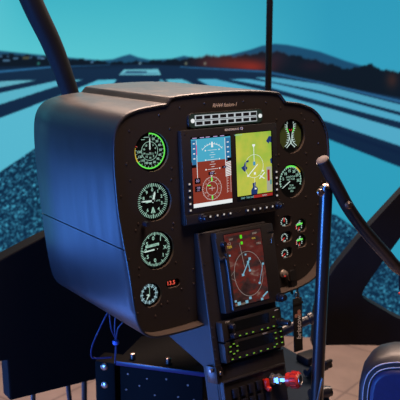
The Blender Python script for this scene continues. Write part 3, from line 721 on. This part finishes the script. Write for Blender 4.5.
# ------------------------------------------------------------------ centre console
con = thing('centre_console', 'black leaning centre console carrying the navigator and radios below the pod', 'console', OC, FC, (0, 0, 0))
co = Vector(OC)
def prism():
    # side profile in console axes: y along the face, z out of it
    a = math.radians(9)
    prof = [(.004, -.006), (-.440, -.006), (-.440, -.05), (-.275, -.05), (-.215, -.19), (-.194, -.19), (-.188, -.052), (.004, -.021)]
    b = MB(); A = [b.bm.verts.new((-.100, y, z_)) for y, z_ in prof]; B = [b.bm.verts.new((.078, y, z_)) for y, z_ in prof]
    n = len(prof)
    for i in range(n):
        j = (i + 1) % n; b.bm.faces.new((A[i], A[j], B[j], B[i]))
    b.bm.faces.new(A); b.bm.faces.new(B[::-1])
    return b
prism().build('pedestal_body', M_panel, con, bevel=.003)
MB().box((-.011, -.315, -.003), (.176, .085, .006), .001).build('blank_plate', M_panel, con)
b = MB(); b.box((-.1035, -.285, -.012), (.006, .035, .035), .001); b.box((-.097, -.272, .000), (.016, .012, .004), .001); b.build('side_bracket', M_tube, con)
for x, y in ((-.1085, -.275), (-.094, -.283)): MB().lathe([(.0045, 0), (.0045, .003), (.003, .005)], (x, y, .001 if x > -.1 else -.006), (0, 0, 1) if x > -.1 else (-1, 0, 0), 14).build('bracket_bolt', M_steel, con)
cs = MB().cyl((0, 0, 0), (0, 0, .0014), .0022, None, 10).build('screw', M_screw, con); cs.location = (-.0945, -.19, -.006)
for p in ((-.0945, -.21), (-.0945, -.235), (-.0945, -.255), (-.093, -.06), (-.093, -.12), (.0765, -.28)): dup(cs, (*p, -.006))

# navigator
nv = on_console('touch_navigator', 'upright touchscreen navigator with reddish radar map below the twin screens', 'navigation unit', .004, -.083, -.004)
MB().box((0, 0, .010), (.150, .166, .020), .003).build('bezel', M_unit, nv)
ns = MB().box((-.0085, .0015, .0204), (.099, .151, .0008)).build('map_screen', M_glassblk, nv, False)
def nav_mat():
    m = bpy.data.materials.new('radar_map'); m.use_nodes = True; nt = m.node_tree; bb = nt.nodes['Principled BSDF']
    tc = nt.nodes.new('ShaderNodeTexCoord'); mp = nt.nodes.new('ShaderNodeMapping'); mp.inputs['Scale'].default_value = (12, 24, 1)
    n = nt.nodes.new('ShaderNodeTexNoise'); n.inputs['Scale'].default_value = 1.4; n.inputs['Detail'].default_value = 6; n.inputs['Roughness'].default_value = .65
    cr = nt.nodes.new('ShaderNodeValToRGB'); e = cr.color_ramp.elements
    e[0].position = .36; e[0].color = (*lin((46, 26, 26)), 1); e[1].position = .68; e[1].color = (*lin((158, 134, 122)), 1)
    x = e.new(.45); x.color = (*lin((70, 44, 42)), 1); x = e.new(.50); x.color = (*lin((104, 34, 28)), 1); x = e.new(.58); x.color = (*lin((112, 50, 44)), 1)
    nt.links.new(tc.outputs['Object'], mp.inputs[0]); nt.links.new(mp.outputs[0], n.inputs[0]); nt.links.new(n.outputs['Fac'], cr.inputs[0]); nt.links.new(cr.outputs[0], bb.inputs['Emission Color'])
    bb.inputs['Emission Strength'].default_value = .62; bb.inputs['Base Color'].default_value = (.01, .01, .01, 1); bb.inputs['Roughness'].default_value = .35; return m
MB().box((-.0085, .0015, .0209), (.096, .148, .0003)).build('radar_field', nav_mat(), ns, False)
zn = .0211
M_glow = mat('cloud_grey', (150, 128, 116), .4, emit=.55)
b = MB(); ox, oy = -.006, -.012
pts = [(ox + .037 * math.cos(2 * PI * i / 48), oy + .046 * math.sin(2 * PI * i / 48)) for i in range(49)]
for p, q in zip(pts, pts[1:]): b.bar(*p, *q, .0009, zn, zn + .0002)
b.bar(ox - .008, oy + .008 + .006, ox - .014, oy + .066, .0009, zn, zn + .0002)
b.bar(-.055, -.012, ox - .034, oy + .012, .0006, zn, zn + .0002); b.bar(-.055, -.012, ox - .034, oy - .010, .0006, zn, zn + .0002)
b.build('range_ring', mat('ring_grey', (170, 160, 155), .4, emit=.6), ns, False)
M_route = mat('route_blue', (120, 180, 205), .4, emit=.85)
for x, y, s_ in ((-.040, -.068, .008), (-.020, -.068, .007), (-.048, -.062, .005), (.020, -.070, .006), (-.010, -.062, .006), (-.048, .032, .004), (-.008, .028, .004)):
    MB().box((x, y, zn + .0003), (s_, s_ * .85, .0003)).build('waypoint_mark', M_route, ns, False)
for seg, ends in (((-.021, -.012, .001, .018, .0022), .006), ((-.002, -.006, -.004, .012, .0014), .005), ((.019, -.036, .034, .002, .0008), .005), ((.024, -.065, .036, -.058, .003), .003)):
    b = MB(); b.bar(*seg, zn, zn + .0003)
    for k in (0, 2): b.box((seg[k], seg[k + 1], zn + .0004), (ends, ends * .85, .0003))
    b.build('route_line', M_route, ns, False)
b = MB(); b.box((-.014, .066, zn + .0003), (.0052, .0072, .0003)); b.box((-.014, .053, zn + .0003), (.0052, .0058, .0003)); b.build('green_mark', mat('nav_green', (90, 225, 30), .4, emit=.9), ns, False)
for tx, sz, x, y in (('MAP', .006, .022, .068), ('MSG', .006, .030, .046), ('FPL  TERM', .006, -.036, -.0705), ('DIST', .005, -.040, .064), ('6.2', .007, -.046, .056)):
    MB().text(tx, sz, x, y, zn + .0001).build('data_text', mat('data_tan', (185, 175, 160), .4, emit=.6), ns, False)
for tx, sz, x, y in (('TER', .0075, -.046, .049), ('WX', .006, .018, .058)):
    MB().text(tx, sz, x, y, zn + .0001).build('terrain_legend', M_yellow, ns, False)
MB().box((-.0585, -.020, .023), (.0055, .118, .012), .0015).build('side_rail', M_unit, nv)
MB().tube(spline([(-.0745, .070, .016), (-.073, .030, .021), (-.062, .028, .026), (-.060, -.02, .026), (-.060, -.078, .026)]), .0028, 10).build('grip_loop', M_unit, nv)
MB().lathe([(.0055, 0), (.0055, .010), (.0045, .012)], (-.062, .058, .018), (0, 0, 1), 16).build('volume_knob', M_blueknob, nv)
MB().lathe([(.010, 0), (.010, .012), (.007, .0125), (.007, .022), (.006, .024)], (.068, -.076, .014), (0, 0, 1), 20).build('rotary_knob', M_blueknob, nv)
b = MB(); b.box((.066, .066, .021), (.016, .0025, .0015)); b.tube(spline([(.072, .060, .021), (.066, .052, .0225), (.0635, .040, .021)]), .0013, 8); b.build('card_clip', M_steel, nv)

# radios
def radio(name, label, v, hh):
    t = on_console(name, label, 'radio', -.006, v, -.004)
    MB().box((0, 0, .008), (.160, hh, .016), .002).build('face_plate', M_unit, t)
    MB().box((.0 if name != 'transponder' else .004, .005, .0163), (.092, hh * .50, .0008)).build('display', M_glassblk, t, False)
    MB().box((-.077, 0, .012), (.008, hh * .96, .020), .0015).build('side_handle', M_unit, t)
    return t
def keys(t, pts, z0=.016):
    k = None
    for x, y in pts:
        if k is None:
            k = MB().box((0, 0, .001), (.0088, .0058, .002), .0005).build('key', M_blueknob, t); k.location = (x, y, z0)
            l = MB().box((0, 0, .0022), (.0046, .0021, .0004)).build('key_legend', M_key, k, False)
        else:
            d = dup(k, (x, y, z0)); dup(l, (0, 0, 0), d)
t = radio('comm_radio', 'upper radio unit with two left knobs and a row of green keys', -.2005, .041)
keys(t, [(-.036, -.0155), (-.019, -.0155), (-.002, -.0155), (.022, -.0155), (.038, -.0155), (.054, -.0155), (.056, .004)])
for y in (.0085, -.0110): MB().lathe([(.0068, 0), (.0068, .007), (.005, .0075), (.005, .014), (.004, .0152)], (-.0565, y, .016), (0, 0, 1), 18).build('volume_knob', M_blueknob, t)
MB().lathe([(.0085, 0), (.0085, .012), (.0062, .0125), (.0062, .034), (.005, .036)], (.0715, -.010, .014), (0, 0, 1), 20).build('tuning_knob', M_tube, t)
b = MB(); b.text('COM', .005, -.062, .0175, .016); b.box((.068, .0165, .0165), (.010, .0016, .0006)); b.build('unit_lettering', M_printw, t, False)
t = radio('transponder', 'lower radio unit with a round key cluster and dotted green keys', -.2435, .041)
ring = [(-.0555 + .010 * math.cos(a), .0045 + .010 * math.sin(a)) for a in [k * PI / 3 + .4 for k in range(6)]]
keys(t, ring + [(-.062 + k * .0185, -.0155) for k in range(7)] + [(.056, .013), (.071, .013), (.056, .001), (.071, .001), (.056, -.011), (.071, -.011)])
b = MB(); b.text('IDENT', .0045, .030, .0175, .016); b.build('unit_lettering', M_printw, t, False)

# switch panel with red guarded switch
sw = on_console('switch_panel', 'raised switch panel with black rockers and one red switch, bottom of the console', 'switch panel', -.014, -.345, -.002)
MB().poly(rrect(0, 0, .168, .090, .008), 0, .007).build('base_plate', M_unit, sw, bevel=.0015)
b = MB(); b.box((0, .0435, .0085), (.166, .0035, .010), .0012); b.box((-.0815, 0, .0085), (.0035, .088, .010), .0012); b.build('raised_rim', M_unit, sw)
rk = None
for r in range(2):
    for c in range(5):
        x = -.055 + c * .0205; y = .016 - r * .026
        if rk is None: rk = MB().box((0, 0, .003), (.0145, .0190, .010), .002).build('rocker_switch', M_blueknob, sw); rk.location = (x, y, .007)
        else: dup(rk, (x, y, .007))
b = MB(); b.box((0, .002, .008), (.0115, .020, .012), .003); b.box((0, -.008, .013), (.0100, .010, .014), .003, Matrix.Rotation(.4, 3, 'X')); o = b.build('red_guard_switch', M_red, sw); o.location = (.0245, .014, .006); o['label'] = 'red guarded switch'
t = on_console('mixture_knob', 'red ribbed push-pull knob on a chrome fitting at the right of the switch panel', 'control knob', .031, -.326, .005)
MB().lathe([(.013, 0), (.013, .005), (.010, .006), (.010, .014), (.012, .015), (.012, .020), (.0075, .021), (.0075, .034)], (0, 0, 0), (0.5, -.02, 1), 6).build('hex_fitting', M_chrome, t)
d = Vector((.5, -.02, 1)).normalized()
b = MB(); pr = [(.009, 0), (.0145, .002), (.0145, .011), (.0135, .012), (.0165, .0135), (.0165, .027), (.0150, .030)]
b.lathe(pr, d * .034, d, 32)
q = d.to_track_quat('Z', 'Y')
for i in range(12):
    a = 2 * PI * i / 12; p = d * .034 + q @ Vector((.0162 * math.cos(a), .0162 * math.sin(a), .013)); b.cyl(p, p + d * .013, .0022, .0022, 8)
b.build('knob', M_red, t)
MB().lathe([(.0120, 0), (.0120, .0022), (.0095, .0024), (.009, .0008)], d * .064, d, 28).build('end_ring', M_chrome, t)
MB().cyl(d * .0642, d * .0652, .0090, None, 24).build('end_cap', M_dark, t)

# ------------------------------------------------------------------ ignition lock, keys, strap
lk = on_panel('ignition_lock', 'round steel ignition lock at the lower right of the panel', 'key lock', .1345, -.171, .0)
MB().lathe([(.0085, 0), (.0085, .003), (.0070, .0045), (.0070, .010), (.0055, .011)], (0, 0, 0), (0, 0, 1), 22).build('lock_barrel', mat('lock_steel', (190, 172, 160), .45, .5), lk)
MB().box((0, -.002, .0113), (.002, .008, .0012)).build('key_slot', M_dark, lk, False)
MB().box((-.003, -.004, .0115), (.004, .002, .001)).build('red_dot', M_redm, lk, False)
kb_ = on_panel('key_bunch', 'bunch of dark keys on a ring hanging beside the ignition lock', 'keys', .150, -.178, .012)
b = MB(); pts = [(.010 * math.cos(2 * PI * i / 24), .012 * math.sin(2 * PI * i / 24), 0) for i in range(25)]; b.tube(pts, .0012, 8); b.build('key_ring', M_steel, kb_)
for i, (dx, rz, ln) in enumerate(((-.003, .15, .034), (.003, -.2, .030), (.0, .45, .028))):
    b = MB(); b.poly(rrect(0, -.008, .016, .018, .006), -.001, .001); b.poly([(-.0035, -.016), (.0035, -.016), (.0035, -ln), (0, -ln - .003), (-.0015, -ln + .004), (-.0035, -ln + .006)], -.001, .001)
    b.build('key', M_tube, kb_, xf=Matrix.Translation((dx, -.008, -.003 + i * .003)) @ Matrix.Rotation(rz, 4, 'Z'))
MB().poly(rrect(.0, .003, .018, .024, .007), .001, .006).build('key_fob', M_dark, kb_)
st = on_panel('key_strap', 'black fabric key strap with white vertical lettering hanging below the panel', 'key strap', .158, -.228, .020)
MB().box((0, -.062, 0), (.0255, .124, .003), .001).build('webbing', M_strap, st)
b = MB(); b.text('bristow', .0185, .002, -.068, .0015, dz=.0004, rot=PI / 2 , shear=.2, bold=.02); b.build('lettering', mat('strap_print', (240, 232, 228), .7), st, False)
b = MB()
for cx_, cy_, rr in ((-.006, -.040, .0045), (.003, -.032, .0048), (.006, -.040, .003)): b.poly(circle(cx_, cy_, rr, 14), .0015, .0020)
b.bar(-.006, -.040, .006, -.034, .004, .0015, .0021); b.build('emblem', mat('emblem_pink', (196, 140, 122), .7), st, False)
MB().box((0, -.012, .0022), (.029, .006, .0015), .0005).build('stitched_band', M_dark, st)
b = MB(); b.tube([(0, .018, .0), (.003, .010, 0), (0, .0, 0)], .0022, 8); b.tube([(.006 * math.cos(2 * PI * i / 16), .006 + .008 * math.sin(2 * PI * i / 16), 0) for i in range(17)], .0012, 8); b.build('swivel_hook', M_steel, st)

# ------------------------------------------------------------------ cyclic stick with teetering bar
def cl(hx, n, z_): return O + H * hx + N0 * n + Z * (z_ - O.z)
cy0 = cl(.101, .165, .60)
cyc = thing('cyclic_stick', 'tall black cyclic stick with an angled teetering hand bar, right of the instrument panel', 'control stick', Vector((cy0.x, cy0.y, .56)), F0)
def cyl_pt(hx, n, z_): return (hx - .101, -(n - .165), z_ - .56)
MB().tube([cyl_pt(.101, .165, .562), cyl_pt(.103, .165, .70), cyl_pt(.109, .165, 1.152)], .0132, 24).build('stick_tube', M_tube, cyc)
MB().lathe([(.026, 0), (.026, .012), (.018, .020), (.016, .05)], cyl_pt(.101, .165, .562), (0, 0, 1), 24).build('stick_base', M_tube, cyc)
MB().tube(spline([cyl_pt(.075, .187, 1.211), cyl_pt(.095, .188, 1.183), cyl_pt(.119, .189, 1.149), cyl_pt(.145, .190, 1.112), cyl_pt(.180, .191, 1.072), cyl_pt(.222, .192, 1.031), cyl_pt(.264, .193, .992), cyl_pt(.300, .194, .959), cyl_pt(.36, .197, .926)]), .0130, 24).build('hand_bar', M_tube, cyc)
MB().lathe([(.0124, 0), (.0121, .002), (.010, .003)], cyl_pt(.0745, .187, 1.2117), Vector((-.020, -.001, .028)), 24).build('end_plug', mat('plug_brown', (84, 68, 62), .6), cyc)
MB().lathe([(.0075, 0), (.0075, .006), (.0055, .008)], cyl_pt(.130, .204, 1.120), (0, -1, 0), 12).build('pivot_bolt', M_steel, cyc)
MB().lathe([(.0075, 0), (.0075, .006), (.0055, .008)], cyl_pt(.080, .178, 1.147), (-.6, -1, 0), 12).build('pivot_bolt', M_steel, cyc)
MB().lathe([(.0085, 0), (.0085, .004), (.005, .006)], cyl_pt(.109, .165, 1.152), (0, -.2, 1), 14).build('stick_cap', M_steel, cyc)
MB().tube([cyl_pt(.317, .196, .950), cyl_pt(.319, .197, .925), cyl_pt(.320, .198, .905)], [.0095, .0105, .0105], 18).build('hand_grip', M_dark, cyc)
MB().box(cyl_pt(.312, .203, .900), (.016, .014, .006), .002).build('trigger', M_red, cyc)
MB().tube(spline([cyl_pt(.070, .19, .672), cyl_pt(.078, .19, .70), cyl_pt(.092, .184, .728), cyl_pt(.102, .18, .75)]), .0028, 8).build('wiring_loop', M_steel, cyc)

# ------------------------------------------------------------------ cab deck and pedals, cross tube
dk = MB().poly([(.08, 1.25), (.22, 1.25), (.30, 1.55), (.325, 1.80), (.30, 2.02), (.23, 2.14), (.16, 2.1), (.10, 1.7)], .535, .56).build('cab_deck', M_deck, None, False, bevel=.004)
tag(dk, 'dark blue metal cabin deck plate under the cyclic stick', 'deck')
pd = thing('pedal_assembly', 'black foot pedal linkage on the deck behind the cyclic stick', 'pedals', Vector((.305, 1.97, .56)), F0)
b = MB(); b.box((.02, .03, .012), (.06, .05, .024), .006); b.build('pedal_box', M_shell, pd)
b = MB(); b.tube([(-.06, -.04, .014), (.03, -.04, .014)], .009, 12); b.build('torque_tube', M_shell, pd)
for x in (-.055, -.005): MB().box((x, -.06, .028), (.026, .010, .040), .004, Matrix.Rotation(.5, 3, 'X')).build('foot_pedal', M_shell, pd)
pr_ = thing('deck_roller', 'black ribbed roller lying on the deck edge right of the cyclic stick', 'roller', Vector((.300, 1.78, .576)), F0)
MB().lathe([(.008, -.03), (.016, -.028), (.016, .018), (.013, .02), (.013, .028), (.009, .030)], (0, 0, 0), Vector((1, -.2, 0)), 20).build('roller_body', M_tube, pr_)
ct = thing('cross_tube', 'short black cross tube with flared end behind the key strap', 'tube', Vector((.20, 1.93, .673)))
MB().tube([(-.03, -.01, -.014), (.05, .01, .018), (.098, .02, .036)], [.0125, .0125, .0125], 20).build('tube_body', M_tube, ct)
MB().lathe([(.0125, 0), (.0165, .003), (.0165, .014), (.014, .017)], (.088, .018, .0325), Vector((.1, .02, .04)), 20).build('tube_end', M_tube, ct)

# ------------------------------------------------------------------ equipment box below the pod
eb = thing('equipment_box', 'low black equipment box with lid bolts and a blue glint coloured onto the lid edge, under the pod at the bottom', 'equipment box', Vector((-.11, 1.75, 0)))
ang = math.atan2(.010 - .0, .18)
rot = Matrix.Rotation(-.30, 4, 'Z')
eb.rotation_euler = (0, 0, -.30)
MB().box((.015, .115, .405), (.215, .23, .49), .004).build('box_body', M_box, eb)
MB().poly([(-.098, -.006), (.132, -.006), (.132, .232), (-.066, .232), (-.098, .16)], .655, .664).build('lid', M_box, eb, False, bevel=.001)
MB().box((.017, -.0075, .660), (.230, .003, .011), .001).build('lid_blue_glint', M_cable, eb)  # strip coloured blue to stand for blue light catching the black lid edge
for x, y in ((-.065, .02), (.028, .02), (.105, .05)):
    b = MB(); b.lathe([(.007, 0), (.007, .014), (.005, .015)], (x, y, .664), (0, 0, 1), 12); b.build('lid_bolt', M_steel, eb)
MB().box((-.128, .02, .405), (.055, .06, .51), .006).build('corner_post', M_box, eb)
for y in (.648, .600): MB().lathe([(.009, 0), (.009, .003), (.006, .005)], (-.128, -.010, y), (0, -1, .15), 14).build('post_bolt', M_steel, eb)
sb = MB().cyl((0, 0, 0), (0, -.0015, 0), .0026, None, 10).build('rivet', M_screw, eb); sb.location = (-.07, .0, .632)
for x, y in ((-.02, .626), (.03, .632), (.085, .624), (-.075, .59), (.0, .586), (.06, .59), (.1, .588), (-.04, .605)): dup(sb, (x, 0, y))

# ------------------------------------------------------------------ cable bundle behind the pod
cb = thing('cable_bundle', 'thin blue cables tied together below the left rear of the pod', 'cables', Vector((-.19, 1.68, .70)))
def cpt(x, z_): return (x + .19, 0, z_ - .70)
MB().tube(spline([cpt(-.205, .83), cpt(-.216, .816), cpt(-.247, .75), cpt(-.252, .718), cpt(-.24, .713), cpt(-.205, .715)]), .0022, 8).build('looped_cable', M_cable, cb)
for a in ((-.208, .83), (-.193, .825), (-.178, .80)):
    MB().tube(spline([cpt(*a), cpt((a[0] - .194) / 2 - .003, .785), cpt(-.194, .753), cpt(-.198, .70)]), .0019, 8).build('cable', M_cable, cb)
MB().lathe([(.007, 0), (.008, .004), (.007, .009)], cpt(-.1945, .748), (0, 0, 1), 14).build('cable_tie', mat('tie_blue', (70, 110, 200), .3), cb)

# ------------------------------------------------------------------ pilot seat
seat = thing('pilot_seat', 'blue and black leather pilot seat with white stitching, lower right corner', 'seat', Vector((.422, 1.2235, 0)))
seat.rotation_euler = (0, 0, -.32)
PR = [(-.145, .40), (-.146, .78), (-.146, .83), (-.1455, .862), (-.141, .886), (-.131, .904), (-.116, .917), (-.094, .925), (-.06, .929), (.06, .931), (.16, .918), (.21, .89), (.23, .80), (.23, .40)]
def inset(d):
    n = len(PR); out = []
    for i in range(n):
        a, c = Vector(PR[i - 1]), Vector(PR[(i + 1) % n]); t = (c - a).normalized()
        out.append((PR[i][0] + t.y * d, PR[i][1] - t.x * d))
    return out
def sweep(prof, ys, name, m):
    b = MB(); rows = []
    for y, d in ys: rows.append([b.bm.verts.new((x, y, z_)) for x, z_ in inset(d)])
    n = len(prof)
    for a, c in zip(rows, rows[1:]):
        for i in range(n): b.bm.faces.new((a[i], a[(i + 1) % n], c[(i + 1) % n], c[i]))
    b.bm.faces.new(rows[0][::-1]); b.bm.faces.new(rows[-1])
    return b.build(name, m, seat)
sweep(PR, [(-.055, .022), (-.054, .012), (-.047, .005), (-.033, .001), (.0, 0), (.022, .003), (.036, .010), (.046, .020), (.05, .034)], 'seat_back', M_leather_k)
b = MB(); b.poly(inset(.022), 0, .014)
b.build('blue_facing', M_leather_b, seat, True, xf=Matrix.Translation((0, -.048, 0)) @ Matrix(((1, 0, 0, 0), (0, 0, -1, 0), (0, 1, 0, 0), (0, 0, 0, 1))), bevel=.006)
for d_, yy in ((.0185, -.0565), (.0105, -.0535)):
    MB().tube(spline([(x, yy, z_) for x, z_ in inset(d_)[1:13]], 6), .0007, 6).build('stitching', M_stitch, seat)
MB().box((.05, .06, .30), (.30, .30, .60), .02).build('seat_base', M_shell, seat)
